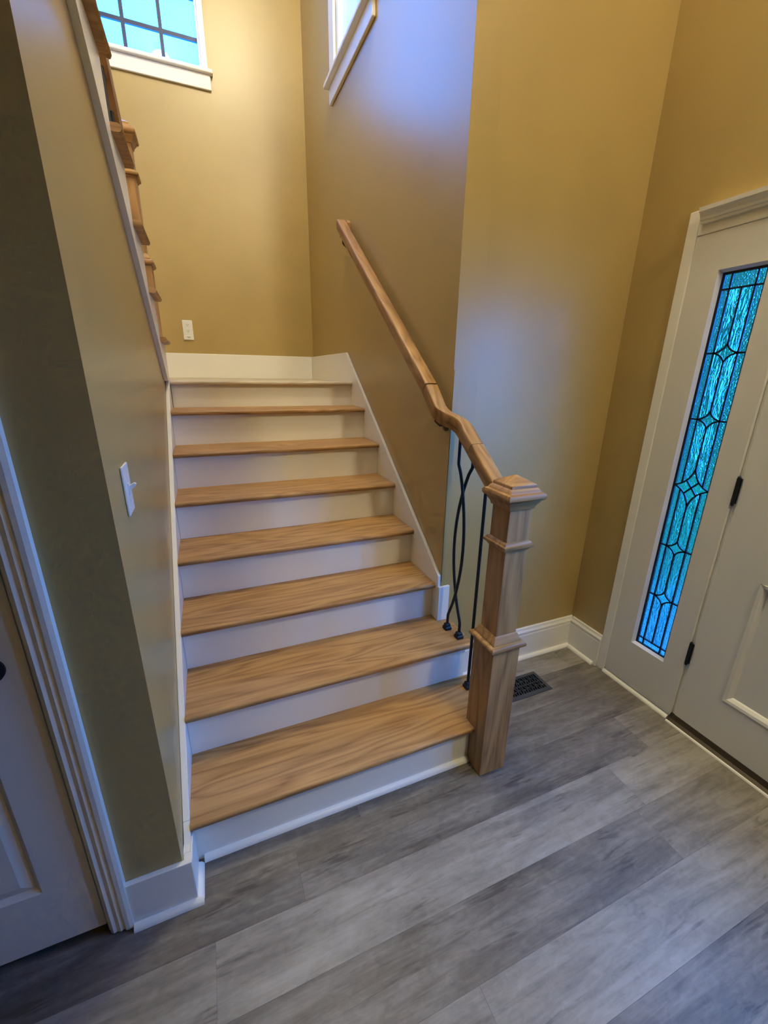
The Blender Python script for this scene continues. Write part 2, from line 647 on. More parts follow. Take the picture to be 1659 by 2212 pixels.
structure(wf, 'wall_front', 'wall', 'gold tan wall between the stairwell corner and the entry wall', 'wall')
we = MB()
oy0, oy1, oz = -1.48, 0.195, 2.075                  # entry unit opening
we.box(EX, 2.185, oy1, YC, 0, CEIL)
we.box(EX, 2.185, -4.0, oy0, 0, CEIL)
we.box(EX, 2.185, oy0, oy1, oz, CEIL)
structure(we, 'wall_entry', 'wall', 'gold tan wall around the front door and its sidelight', 'wall')
structure(MB().box(-3.12, 2.185, -4.12, -4.0, 0, CEIL), 'wall_rear', 'wall', 'tan wall of the hall behind the camera', 'wall')
structure(MB().box(-3.12, -3.0, -4.0, YF + 0.1, 0, CEIL), 'wall_hall', 'wall', 'tan wall at the far left end of the hall', 'wall')
structure(MB().box(-1.29, -1.17, YF + 0.1, YB, 0, CEIL), 'wall_stair', 'wall', 'tan wall on the far side of the upper flight', 'wall')
structure(MB().box(-3.12, -1.29, YF, YF + 0.1, 3.06, CEIL), 'wall_upstairs', 'wall', 'tan wall of the upstairs hall', 'wall')
structure(MB().box(-3.12, 2.185, -4.12, YB + 0.12, CEIL, CEIL + 0.1), 'ceiling', 'ceil', 'white ceiling high above the two-storey stairwell', 'ceiling')
structure(MB().box(-3.0, LWX, -4.0, YF + 0.10, 2.785, 3.06).box(LWX, 0.95, -4.0, -0.45, 2.785, 3.06), 'ceiling_hall', 'ceil', 'lower white hall ceiling, extended overhead to shade the closet wall', 'ceiling')  # second slab added, unseen, to keep lamp light off the closet wall
# narrow corner strip at the end of the stairwell wall
structure(MB().box(RWX + 0.001, 1.172, YC - 0.003, YC, 0.585, 1.56), 'trim_1', 'wall', 'narrow painted strip up the stairwell wall corner', 'trim', bevel=0.001, seg=1)


# ------------------------------------------------------------------ baseboards
def base_profile():
    return [(0, 0), (0.016, 0), (0.016, 0.150), (0.0135, 0.154), (0.0135, 0.160), (0.017, 0.164), (0.017, 0.172),
            (0.011, 0.180), (0.009, 0.186), (0.009, 0.192), (0.004, 0.197), (0, 0.197)]


def quarter(r=0.017, n=5):
    return [(0, 0)] + [(r * math.cos(a * PI / 2 / n), r * math.sin(a * PI / 2 / n)) for a in range(n + 1)]


bfm = MB().prism([(YC - a, z) for a, z in base_profile()], 'X', 1.176, EX)
bf = structure(bfm, 'baseboard_front', 'white', 'white moulded baseboard behind the newel post, left of the corner', 'baseboard')
MB().prism([(YC - 0.016 - a, z) for a, z in quarter()], 'X', 1.176, EX - 0.016).build('shoe_moulding', 'white', bf, smooth=True)
bem = MB().prism([(EX - a, z) for a, z in base_profile()], 'Y', 0.2405, YC - 0.017)
be = structure(bem, 'baseboard_entry', 'white', 'short white moulded baseboard between the corner and the door casing', 'baseboard')
MB().prism([(EX - 0.016 - a, z) for a, z in quarter()], 'Y', 0.258, YC - 0.034).build('shoe_moulding', 'white', be, smooth=True)
bcm = MB()
bcm.box(-0.166, 0.005, YF - 0.015, YF, 0, 0.172)
bc = structure(bcm, 'baseboard_closet', 'white', 'white baseboard block at the foot of the dark wall strip', 'baseboard', bevel=0.002)
MB().prism([(YF - 0.015 - a, z) for a, z in quarter()], 'X', -0.166, 0.021).build('shoe_moulding', 'white', bc, smooth=True)
MB().box(LWX + 0.001, 0.005, YF, YF + 0.10, 0, 0.158).build('return_block', 'white', bc, bevel=0.002)
MB().prism([(0.005 + a, z) for a, z in quarter()], 'Y', YF - 0.015, -0.019).build('side_shoe_moulding', 'white', bc, smooth=True)
bb = structure(MB().box(-1.17, WX, YB - 0.016, YB, ZL, 1.683), 'baseboard_landing', 'white', 'plain cream baseboard along the back of the landing', 'baseboard', bevel=0.003)

# ------------------------------------------------------------------ lower flight
st = empty('staircase', (0.56, 0, 0), 'lower stair flight of seven oak treads and white risers up to the landing', 'staircase')


def tread_profile(front, back, ztop, th=TH, r=0.0105, sgn=1):
    """Closed (y, z) section with a rounded nose at y=front, back edge at y=back."""
    pts = [(back, ztop), ]
    n = 5
    for i in range(n + 1):
        a = PI / 2 * i / n
        pts.append((front + sgn * (r - r * math.sin(a)), ztop - (r - r * math.cos(a))))
    for i in range(n + 1):
        a = PI / 2 * i / n
        pts.append((front + sgn * (r - r * math.cos(a)), ztop - th + (r - r * math.sin(a))))
    pts.append((back, ztop - th))
    return pts


for k in range(1, 8):
    f, b, z = (k - 1) * RUN - NOSE, k * RUN, k * RISE
    mb = MB()
    if k == 1:
        mb.prism(tread_profile(f, b, z), 'X', 0.0, 1.0465)
        mb.box(1.0465, 1.195, 0.0315, b, z - TH, z)
        mb.prism([(1.195, z - TH), (1.201, z - TH + 0.003), (1.205, z - 0.012), (1.201, z - 0.003), (1.195, z)], 'Y', 0.0315, b)
    elif k == 2:
        mb.prism(tread_profile(f, b, z), 'X', 0.0, WX)
        mb.prism(tread_profile(f, YC - 0.001, z), 'X', WX, 1.195)
        mb.prism([(1.195, z - TH), (1.201, z - TH + 0.003), (1.205, z - 0.012), (1.201, z - 0.003), (1.195, z)], 'Y', f + 0.002, YC - 0.001)
    else:
        mb.prism(tread_profile(f, b, z), 'X', 0.0, WX - 0.0005)
    mb.build('tread', 'oak_x', st, smooth=True)
for k in range(1, 9):
    x1 = {1: 1.0465, 2: 1.160}.get(k, WX - 0.0005)
    zt = (k * RISE if k < 8 else ZL) - TH
    MB().box(0.0005, x1, (k - 1) * RUN, (k - 1) * RUN + 0.014, (k - 1) * RISE, zt).build('riser', 'white', st)
# landing
mb = MB().prism(tread_profile(7 * RUN - NOSE, YB - 0.0005, ZL, th=0.024), 'X', 0.0, WX - 0.0005)
mb.box(-1.169, 0.0, 7 * RUN - NOSE + 0.02, YB - 0.0005, ZL - 0.024, ZL)
mb.build('landing', 'oak_lit', st, smooth=True)
# skirt boards
sk = [(-0.0065, 0.2 + 0.7425 * -0.0065), (1.752, 0.2 + 0.7425 * 1.752), (1.752, 1.33), (1.5, 1.02), (0.3, 0.02), (0.2, 0.0), (-0.0065, 0.0)]
skl = MB().prism(sk, 'X', LWX + 0.0005, -0.0005)
skl.prism([(-0.08, 0.159), (-0.007, 0.159), (-0.007, 0.2 + 0.7425 * -0.007), (-0.066, 0.2 + 0.7425 * -0.066), (-0.08, 0.155)], 'X', LWX + 0.0005, -0.0005)
skl.build('skirt_board', 'white', st, bevel=0.0015, seg=1)
tz = lambda y: 0.642 + (y - 0.495) * 0.742
sk2 = [(YC - 0.001, 0.3805), (YC - 0.001, tz(YC)), (1.896, tz(1.896)), (YB - 0.0165, 1.683), (YB - 0.0165, ZL), (1.95, ZL - 0.05), (1.80, 1.28), (0.75, 0.3805)]
MB().prism(sk2, 'X', WX, RWX - 0.0005).build('skirt_board', 'white', st, bevel=0.0015, seg=1)
MB().box(WX, 1.190, 0.447, YC - 0.0035, 0.3805, 0.566).build('skirt_end_block', 'white', st, bevel=0.0015, seg=1)
# open-side stringer below the first two treads
MB().prism([(0.032, 0), (YC - 0.0005, 0), (YC - 0.0005, 2 * RISE - TH), (RUN + 0.0005, 2 * RISE - TH), (RUN + 0.0005, RISE - TH), (0.032, RISE - TH)],
           'X', 1.1605, 1.1755).build('open_stringer', 'white', st, bevel=0.001, seg=1)
MB().prism([(-a, z) for a, z in quarter(0.018)], 'X', 0.0222, 1.0465).build('shoe_moulding', 'white', st, smooth=True)

# ------------------------------------------------------------------ upper flight
us = empty('upper_staircase', (-0.58, 1.0, ZL), 'upper stair flight climbing back over the left wall', 'staircase')
NU = 7
for k in range(NU):
    f, z = UY0 - k * URUN, UZ0 + k * URISE
    bk = f - URUN - 0.03
    mb = MB().prism(tread_profile(f, bk, z, sgn=-1), 'X', -1.169, 0.022)
    mb.prism([(0.022, z - TH), (0.028, z - TH + 0.003), (0.032, z - 0.012), (0.028, z - 0.003), (0.022, z)], 'Y', bk, f - 0.003)
    mb.build('tread', 'oak_x', us, smooth=True)
    zb = ZL + 0.0005 if k == 0 else UZ0 + (k - 1) * URISE
    MB().box(-1.169, LWX - 0.0005, f - 0.044, f - 0.030, zb, z - TH).build('riser', 'white', us)
pts = []
for k in range(NU):
    f, z = UY0 - k * URUN, UZ0 + k * URISE - TH - 0.0005
    pts += [(f - 0.030, (ZL + 0.001 if k == 0 else UZ0 + (k - 1) * URISE - TH - 0.0005)), (f - 0.030, z)]
pts += [(-0.015, UZ0 + (NU - 1) * URISE - TH - 0.0005), (-0.015, slope_z(-0.015)), (1.655, slope_z(1.655))]
MB().prism(pts, 'X', LWX + 0.0005, 0.0).build('stringer', 'white', us)


# ------------------------------------------------------------------ railings
def newel(parent, cx, cy, z, name='newel_post'):
    post = MB().stack(cx, cy, [(0.0605, z), (0.0605, z + 0.594)]).build(name, 'oak_z', parent, bevel=0.003)
    MB().stack(cx, cy, [(0.0455, z + 0.594), (0.0455, z + 1.14)]).build('shaft', 'oak_z', post, bevel=0.002)
    MB().stack(cx, cy, [(0.062, z + 0.586), (0.069, z + 0.590), (0.0745, z + 0.596), (0.0755, z + 0.602), (0.0745, z + 0.608), (0.069, z + 0.613),
                        (0.0605, z + 0.614), (0.0600, z + 0.620), (0.054, z + 0.630), (0.050, z + 0.642), (0.046, z + 0.646)]).build('base_moulding', 'oak_x', post, smooth=True)
    MB().stack(cx, cy, [(0.046, z + 0.975), (0.050, z + 0.979), (0.053, z + 0.986), (0.059, z + 0.988), (0.0615, z + 0.993), (0.0615, z + 0.999),
                        (0.056, z + 1.001), (0.053, z + 1.007), (0.046, z + 1.011)]).build('ring_moulding', 'oak_x', post, smooth=True)
    MB().stack(cx, cy, [(0.046, z + 1.122), (0.050, z + 1.124), (0.053, z + 1.135), (0.060, z + 1.146), (0.0625, z + 1.150), (0.0625, z + 1.153),
                        (0.071, z + 1.157), (0.0745, z + 1.164), (0.0745, z + 1.172), (0.071, z + 1.179), (0.062, z + 1.182),
                        (0.061, z + 1.184), (0.056, z + 1.192), (0.050, z + 1.196), (0.050, z + 1.204), (0.048, z + 1.207), (0.004, z + 1.231)]).build('cap', 'oak_x', post, smooth=True)
    return post


def rail_profile(w=0.058, h=0.058):
    """(a, b): a to the right, b up, origin at the middle of the underside."""
    p = [(-0.40, 0.00), (0.40, 0.00), (0.43, 0.06), (0.43, 0.26), (0.46, 0.34), (0.50, 0.42), (0.50, 0.84), (0.475, 0.93), (0.41, 0.975), (0, 1.0),
         (-0.41, 0.975), (-0.475, 0.93), (-0.50, 0.84), (-0.50, 0.42), (-0.46, 0.34), (-0.43, 0.26), (-0.43, 0.06)]
    return [(a * w, b * h) for a, b in p]


def rail_frames(path):
    fr = []
    P = [Vector(p) for p in path]
    for i, p in enumerate(P):
        t = (P[min(i + 1, len(P) - 1)] - P[max(i - 1, 0)]).normalized()
        d = 1.0
        R = Vector((t.y, -t.x, 0))
        R = R.normalized() if R.length > 1e-4 else Vector((1, 0, 0))
        U = R.cross(t).normalized()
        if U.z < 0:
            U = -U
        fr.append((p, R, U))
    return fr


def curve_pts(pts, rad, n=6):
    """Round the inner corners of a polyline."""
    P = [Vector(p) for p in pts]
    out = [P[0]]
    for i in range(1, len(P) - 1):
        a = (P[i - 1] - P[i])
        b = (P[i + 1] - P[i])
        r = min(rad, a.length * 0.48, b.length * 0.48)
        A, B = P[i] + a.normalized() * r, P[i] + b.normalized() * r
        for k in range(n + 1):
            t = k / n
            out.append(A * (1 - t) ** 2 + P[i] * 2 * t * (1 - t) + B * t * t)
    out.append(P[-1])
    return out


SL = RISE / RUN
RB = 0.812                     # rail underside above the nosing line
RLX, RUX = 1.150, 1.092        # rail centre beside the newel and on the wall


def rz(y):
    return nose_z(y) + RB


rl = empty('stair_railing', (1.1075, -0.03, 0), 'oak handrail with box newel post and black iron balusters', 'railing')
newel(rl, 1.1075, -0.0295, 0.0)
prof = rail_profile()
MB().sweep(rail_frames([(RLX, 0.0165, rz(0.0165)), (RLX, 0.29, rz(0.29))]), prof).build('lower_rail', 'oak_rail', rl, smooth=True)
ease = curve_pts([(RLX, 0.2920, rz(0.2920)), (RLX, 0.395, rz(0.395)), (RUX, 0.470, rz(0.4325)), (RUX, 0.585, rz(0.585))], 0.045, 7)
MB().sweep(rail_frames(ease), prof).build('rail_easing', 'oak_rail', rl, smooth=True)
MB().sweep(rail_frames([(RUX, 0.5855, rz(0.5855)), (RUX, 1.86, rz(1.86))]), prof).build('wall_rail', 'oak_rail', rl, smooth=True)
zt = rz(1.86)
sb = math.sin(math.atan(SL))
MB().prism([(1.80, zt - 0.043), (1.862, zt + 0.003), (1.862 - 0.033, zt + 0.05), (1.80, zt + 0.028)], 'X', RUX + 0.030, RWX - 0.0005).build('wall_return', 'oak_x', rl, bevel=0.003)
for yb in (0.50, 1.80):
    zb = rz(yb)
    br = MB()
    br.tube([(RWX - 0.004, yb, zb - 0.060), (RWX - 0.030, yb, zb - 0.062), (RUX + 0.004, yb, zb - 0.045), (RUX, yb, zb - 0.004)], 0.009, 10)
    br.lathe((RWX - 0.0005, yb, zb - 0.060), '-X', [(0.030, 0.0), (0.030, 0.004), (0.022, 0.009), (0.010, 0.011)], 20)
    br.box(RUX - 0.014, RUX + 0.014, yb - 0.022, yb + 0.022, zb - 0.008, zb - 0.001)
    br.build('wall_bracket', 'bronze', rl, smooth=True)


def bowed(ys, ztop, x, y0, z0, sgn, name='baluster'):
    """A flat-bowed iron baluster: straight feet, one long bow to the other side."""
    key = [(z0, ys[0]), (z0 + 0.075, ys[0]), (z0 + 0.09, ys[0] + (ys[1] - ys[0]) * 0.06)]
    zb, zt_ = z0 + 0.09, 1.185
    n = 22
    for i in range(1, n):
        t = i / n
        s = math.sin(PI * t) ** 0.75
        key.append((zb + (zt_ - zb) * t, ys[0] + (ys[1] - ys[0]) * min(1.0, 1.0 * s)))
    key += [(zt_, ys[0] + 0.0), (ztop, ys[0])]
    pts_ = [(x, y, z) for z, y in key]
    return pts_


def baluster(pts_, base, rl_):
    b = MB().tube(pts_, 0.0068, 8).build('baluster', 'iron', rl_, smooth=True)
    cx, cy, cz = base
    MB().stack(cx, cy, [(0.0165, cz), (0.0165, cz + 0.012), (0.0115, cz + 0.019), (0.0125, cz + 0.021), (0.0125, cz + 0.026), (0.008, cz + 0.033)]).build('shoe', 'iron', b, bevel=0.001, seg=1)
    return b


zt2 = 2 * RISE
P1 = bowed((0.373, 0.292), rz(0.373) + 0.004, 1.1435, 0, zt2 + 0.001, 1)
baluster(P1, (1.1435, 0.373, zt2 + 0.0005), rl)
Q1 = bowed((0.291, 0.384), rz(0.291) + 0.004, 1.1575, 0, zt2 + 0.001, 1)
baluster(Q1, (1.1575, 0.291, zt2 + 0.0005), rl)
S1 = [(RLX, 0.179, RISE + 0.001), (RLX, 0.179, 0.6), (RLX, 0.179, rz(0.179) + 0.004)]
baluster(S1, (RLX, 0.179, RISE + 0.0005), rl)

# railing of the upper flight
ul = empty('upper_railing', (-0.068, 1.766, ZL), 'oak newel post and rail of the upper flight, seen past its tread ends', 'railing')
newel(ul, -0.068, 1.766, ZL)


UBX = -0.072


def urz(y):
    return UZ0 + (UY0 - y) * (URISE / URUN) + 0.812


MB().sweep(rail_frames([(UBX, 1.720, urz(1.72)), (UBX, 0.02, urz(0.02))]), prof).build('upper_rail', 'oak_rail_up', ul, smooth=True)
for k in range(NU):
    for q in (0.07, 0.195):
        f, z = UY0 - k * URUN, UZ0 + k * URISE
        if k == 0 and q < 0.1:
            continue
        y = f - q
        baluster([(UBX, y, z + 0.001), (UBX, y, z + 0.4), (UBX, y, urz(y) + 0.004)], (UBX, y, z + 0.0005), ul)


# ------------------------------------------------------------------ windows
def window_unit(name, label, axis, u0, u1, z0, z1, face, sgn, cols, rows, cas=0.055, depth=0.12, horn=0.03, stool_out=0.045, fr=0.022, gd=0.052, mt=0.016, row0=None):
    """Window in a wall whose room face is at `face`; sgn = direction from the room outwards."""
    cy_ = face
    loc = ((u0 + u1) / 2, face, z0) if axis == 'Y' else (face, (u0 + u1) / 2, z0)
    w = empty(name, loc, label, 'window', 'structure')

    def bx(a0, a1, d0, d1, zz0, zz1):
        d0, d1 = sorted((face + sgn * d0, face + sgn * d1))
        return MB().box(a0, a1, d0, d1, zz0, zz1) if axis == 'Y' else MB().box(d0, d1, a0, a1, zz0, zz1)
    e = 0.0005
    for a0, a1 in ((u0 - cas, u0), (u1, u1 + cas)):
        bx(a0, a1, -0.018, -e, z0, z1).build('side_casing', 'white', w, bevel=0.004)
    bx(u0 - cas, u1 + cas, -0.020, -e, z1 + e, z1 + 0.09).build('head_casing', 'white', w, bevel=0.004)
    bx(u0 - cas - horn, u1 + cas + horn, -stool_out, -e, z0 - 0.026, z0 - e).build('stool', 'white', w, bevel=0.006)
    bx(u0 - cas - 0.012, u1 + cas + 0.012, -0.019, -e, z0 - 0.115, z0 - 0.0265).build('apron', 'white', w, bevel=0.004)
    bx(u0 + e, u0 + fr, e, depth - e, z0 + e, z1 - e).build('jamb', 'white', w)
    bx(u1 - fr, u1 - e, e, depth - e, z0 + e, z1 - e).build('jamb', 'white', w)
    bx(u0 + fr, u1 - fr, e, depth - e, z1 - fr, z1 - e).build('head_jamb', 'white', w)
    bx(u0 + fr, u1 - fr, e, depth - e, z0 + e, z0 + 0.012).build('sill', 'white', w)
    g0, g1, gz0, gz1 = u0 + fr, u1 - fr, z0 + 0.012, z1 - fr
    cw = (g1 - g0) / cols
    ch = (gz1 - gz0) / rows
    zl = [gz0 + j * ch for j in range(rows + 1)]
    if row0:
        ch = (gz1 - gz0 - row0) / (rows - 1)
        zl = [gz0] + [gz0 + row0 + j * ch for j in range(rows)]
    for i in range(1, cols):
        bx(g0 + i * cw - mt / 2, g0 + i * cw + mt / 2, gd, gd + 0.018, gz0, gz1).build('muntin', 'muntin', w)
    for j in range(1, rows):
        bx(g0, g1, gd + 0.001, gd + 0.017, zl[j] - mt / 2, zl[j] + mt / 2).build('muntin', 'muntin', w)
    for i in range(cols):
        for j in range(rows):
            bx(g0 + i * cw + mt / 2, g0 + (i + 1) * cw - mt / 2, gd + 0.007, gd + 0.011, zl[j] + mt / 2, zl[j + 1] - mt / 2).build('pane', 'glass', w)
    return w


window_unit('window_1', 'white-framed window with a grid darkened as if backlit above the landing, bright blue sky behind', 'Y', wx0, wx1, wz0, wz1, YB, 1, 4, 7, cas=0.040, fr=0.012, mt=0.024, row0=0.178)
window_unit('window_2', 'tall window cut by the top of the picture, high on the handrail wall', 'X', ry0, ry1, rz0, rz1, RWX, 1, 1, 2, cas=0.10, stool_out=0.05, horn=0.035, gd=0.020, fr=0.045)

# ------------------------------------------------------------------ entry unit: casing, sidelight, front door
GX = 2.085                      # plane of the leaded glass
t2 = empty('trim_2', (EX, -0.46, 0), 'white casing with a moulded cornice around the front door and sidelight', 'trim', 'structure')
MB().box(EX - 0.007, EX - 0.0005, 0.195, 0.24, 0, 2.168).build('side_casing', 'white', t2, bevel=0.003)
MB().box(EX - 0.018, EX - 0.0005, -1.53, -1.4805, 0, 2.168).build('side_casing', 'white', t2, bevel=0.003)
MB().box(EX - 0.007, EX - 0.0005, -1.48, 0.1945, 2.0755, 2.167).build('head_casing', 'white', t2, bevel=0.003)
crown = [(0, 0), (-0.014, 0), (-0.016, 0.009), (-0.020, 0.011), (-0.022, 0.020), (-0.030, 0.034), (-0.036, 0.038), (-0.038, 0.052), (0, 0.052)]
MB().prism([(EX - 0.007 + a, 2.112 + b) for a, b in crown], 'Y', -1.51, 0.182).build('cornice', 'white', t2)

sl = empty('window_3', (EX, 0, 0), 'narrow leaded-glass sidelight with star shapes beside the front door', 'window', 'structure')
DY1_ = -0.186
SY0, SY1 = -0.170, 0.1945       # sidelight panel extents
gy0, gy1, gz0, gz1 = -0.086, 0.083, 0.262, 1.938      # opening in the panel face
pm = MB()
px0, px1 = EX - 0.004, EX + 0.045
pm.box(px0, px1, gy1, SY1, 0.03, 2.0745)
pm.box(px0, px1, SY0, gy0, 0.03, 2.0745)
pm.box(px0, px1, gy0, gy1, 0.03, gz0)
pm.box(px0, px1, gy0, gy1, gz1, 2.0745)
pm.build('panel_frame', 'door_white', sl)
# bevelled glazing bead
bd = MB()
b_ = 0.010
for (ya, yb_, za, zb_) in ((gy0, gy0 + b_, gz0, gz1), (gy1 - b_, gy1, gz0, gz1)):
    s = ya == gy0
    pr = [(px0, ya if s else yb_), (px0 + 0.004, ya if s else yb_), (px0 + 0.016, yb_ if s else ya), (px0 + 0.016, ya if s else yb_)]
    bd.prism([(px0 + 0.0005, ya if s else yb_), (px0 + 0.016, yb_ if s else ya), (px0 + 0.0165, ya if s else yb_)], 'Z', za, zb_)
bd.prism([(px0 + 0.0005, gz0), (px0 + 0.016, gz0 + b_), (px0 + 0.0165, gz0)], 'Y', gy0, gy1)
bd.prism([(px0 + 0.0005, gz1), (px0 + 0.016, gz1 - b_), (px0 + 0.0165, gz1)], 'Y', gy0, gy1)
bd.build('glazing_bead', 'door_white', sl)
MB().prism([(EX + 0.0015 - a, z) for a, z in quarter(0.016)], 'Y', SY0 + 0.006, 0.198).build('shoe_moulding', 'white', sl, smooth=True)
MB().box(EX + 0.003, EX + 0.06, SY0, SY1, 0.0, 0.0295).build('sill_block', 'white', sl)
MB().box(EX + 0.012, EX + 0.11, DY1_ + 0.0005, SY0 - 0.0005, 0.0, 2.07).build('mullion_post', 'white', sl)
MB().box(EX + 0.012, EX + 0.11, -1.4795, DY1_, 2.03, 2.07).build('head_jamb', 'white', sl)

CY, HI, HO = -0.003, 0.043, 0.0715      # centre, inner half width, outer half width
ZT, ZBm = 1.926, 0.274
ZTB, ZBB = 1.868, 0.306
stars = [(1.637, HI, 0.035), (1.379, HI, 0.035), (1.092, HO, 0.082), (0.808, HI, 0.035), (0.552, HI, 0.037)]


def arc(p, q, c, n=8):
    """Concave arc from p to q pulled towards c."""
    out = []
    for i in range(n + 1):
        t = i / n
        m_ = ((p[0] + q[0]) / 2 * 0.42 + c[0] * 0.58, (p[1] + q[1]) / 2 * 0.42 + c[1] * 0.58)
        out.append((p[0] * (1 - t) ** 2 + m_[0] * 2 * t * (1 - t) + q[0] * t * t, p[1] * (1 - t) ** 2 + m_[1] * 2 * t * (1 - t) + q[1] * t * t))
    return out


def star_arcs(z, hw, hh):
    T, R_, B, L_ = (CY, z + hh), (CY - hw, z), (CY, z - hh), (CY + hw, z)
    c = (CY, z)
    return {'TL': arc(L_, T, c), 'TR': arc(T, R_, c), 'BR': arc(R_, B, c), 'BL': arc(B, L_, c)}


def came(path, w=0.0062):
    """Flat lead strip following a (y, z) path in the glass plane."""
    m_ = MB()
    P = [Vector((0, a, b)) for a, b in path]
    fr = []
    for i, p in enumerate(P):
        t = (P[min(i + 1, len(P) - 1)] - P[max(i - 1, 0)]).normalized()
        fr.append((Vector((GX, p.y, p.z)), Vector((1, 0, 0)).cross(t), Vector((1, 0, 0))))
    m_.sweep(fr, [(-w / 2, -0.0045), (w / 2, -0.0045), (w / 2, 0.0045), (-w / 2, 0.0045)])
    return m_


def pane(poly, mat):
    # shrink slightly towards the centroid so panes sit between the cames
    cy_ = sum(p[0] for p in poly) / len(poly)
    cz_ = sum(p[1] for p in poly) / len(poly)
    MB().prism(poly, 'X', GX - 0.0018, GX + 0.0018).build('glass_piece', mat, sl)


edge = MB()
edge.box(GX - 0.005, GX + 0.005, CY + HO - 0.004, CY + HO + 0.008, ZBm - 0.012, ZT + 0.012)
edge.box(GX - 0.005, GX + 0.005, CY - HO - 0.010, CY - HO + 0.003, ZBm - 0.012, ZT + 0.012)
edge.box(GX - 0.005, GX + 0.005, CY - HO, CY + HO, ZT - 0.006, ZT + 0.012)
edge.box(GX - 0.005, GX + 0.005, CY - HO, CY + HO, ZBm - 0.012, ZBm + 0.002)
edge.build('edge_came', 'came', sl)
big = stars[2]
ars = [star_arcs(*s) for s in stars]


def arc_y_at(arcpts, y):
    for (a, b), (c_, d) in zip(arcpts[:-1], arcpts[1:]):
        if min(a, c_) - 1e-9 <= y <= max(a, c_) + 1e-9 and abs(a - c_) > 1e-9:
            return b + (d - b) * (y - a) / (c_ - a)
    return arcpts[0][1]


zhi = arc_y_at(ars[2]['TL'], CY + HI)    # where the verticals meet the big star
zlo = arc_y_at(ars[2]['BL'], CY + HI)
for s in (1, -1):
    came([(CY + s * HI, ZT), (CY + s * HI, zhi)]).build('came', 'came', sl)
    came([(CY + s * HI, zlo), (CY + s * HI, ZBm)]).build('came', 'came', sl)
came([(CY + HO, ZTB), (CY - HO, ZTB)]).build('came', 'came', sl)
came([(CY + HO, ZBB), (CY - HO, ZBB)]).build('came', 'came', sl)
prev = ZTB
for s_ in stars:
    came([(CY, prev), (CY, s_[0] + s_[2])]).build('came', 'came', sl)
    prev = s_[0] - s_[2]
came([(CY, prev), (CY, ZBB)]).build('came', 'came', sl)
for i, s_ in enumerate(stars):
    for key in ('TL', 'TR', 'BR', 'BL'):
        came(ars[i][key]).build('came', 'came', sl)
    if i != 2:
        for s in (1, -1):
            came([(CY + s * HI, s_[0]), (CY + s * HO, s_[0])]).build('came', 'came', sl)
mids = {k: ars[2][k][4] for k in ars[2]}
came([mids['TL'], mids['BR']]).build('came', 'came', sl)
came([mids['TR'], mids['BL']]).build('came', 'came', sl)
# glass pieces
for s in (1, -1):
    a, b = CY + s * HI, CY + s * HO
    zs = [ZT, ZTB, stars[0][0], stars[1][0]]
    for z1_, z0_ in zip(zs[:-1], zs[1:]):
        pane([(a, z0_), (b, z0_), (b, z1_), (a, z1_)], 'art_border')
    pane([(a, zhi), (b, stars[2][0]), (b, stars[1][0]), (a, stars[1][0])], 'art_border')
    pane([(a, zlo), (b, stars[2][0]), (b, stars[3][0]), (a, stars[3][0])], 'art_border')
    zs = [stars[3][0], stars[4][0], ZBB, ZBm]
    for z1_, z0_ in zip(zs[:-1], zs[1:]):
        pane([(a, z0_), (b, z0_), (b, z1_), (a, z1_)], 'art_border')
    # inner columns between the stars
    tk, bk_ = ('TL', 'BL') if s == 1 else ('TR', 'BR')
    pane([(CY, ZTB), (a, ZTB)] + (ars[0][tk] if s == 1 else ars[0][tk][::-1]), 'art_feather')
    for i in range(4):
        low = ars[i][bk_] if s == 1 else ars[i][bk_][::-1]     # B -> L (or B -> R)
        upn = ars[i + 1][tk] if s == 1 else ars[i + 1][tk][::-1]  # L -> T
        if i == 1:
            upn = [(a, zhi)] + [p for p in upn if abs(p[0] - CY) < HI]
        if i == 2:
            low = [p for p in low if abs(p[0] - CY) < HI] + [(a, zlo)]
        pane(low + upn, 'art_feather')
    low = ars[4][bk_] if s == 1 else ars[4][bk_][::-1]
    pane(low + [(a, ZBB), (CY, ZBB)], 'art_feather')
for z1_, z0_ in ((ZT, ZTB), (ZBB, ZBm)):
    pane([(CY - HI, z0_), (CY + HI, z0_), (CY + HI, z1_), (CY - HI, z1_)], 'art_border')
for i, s_ in enumerate(stars):
    A = ars[i]
    if i != 2:
        pane(A['TL'] + A['TR'][1:] + A['BR'][1:] + A['BL'][1:-1], 'art_star')
    else:
        c = (CY, s_[0])
        order = ['TL', 'TR', 'BR', 'BL']
        for q in range(4):
            k0, k1 = order[q], order[(q + 1) % 4]
            pane([c] + A[k0][4:] + A[k1][1:5], 'art_star')

# unseen sidelight past the front door, added to let in more sky light
sl2 = empty('added_window', (EX, -1.29, 0), 'added unseen sidelight past the front door, for more sky light', 'window', 'structure')
pm = MB()
pm.box(px0, px1, -1.190, -1.110, 0.0, 2.07)
pm.box(px0, px1, -1.4795, -1.400, 0.0, 2.07)
pm.box(px0, px1, -1.400, -1.190, 0.0, 0.262)
pm.box(px0, px1, -1.400, -1.190, 1.938, 2.07)
pm.build('panel_frame', 'door_white', sl2)
MB().box(GX - 0.002, GX + 0.002, -1.400, -1.190, 0.262, 1.938).build('pane', 'glass', sl2)
portal('sky_portal_far_sidelight', (2.12, -1.295, 1.10), (0, PI / 2, 0), 1.68, 0.21)

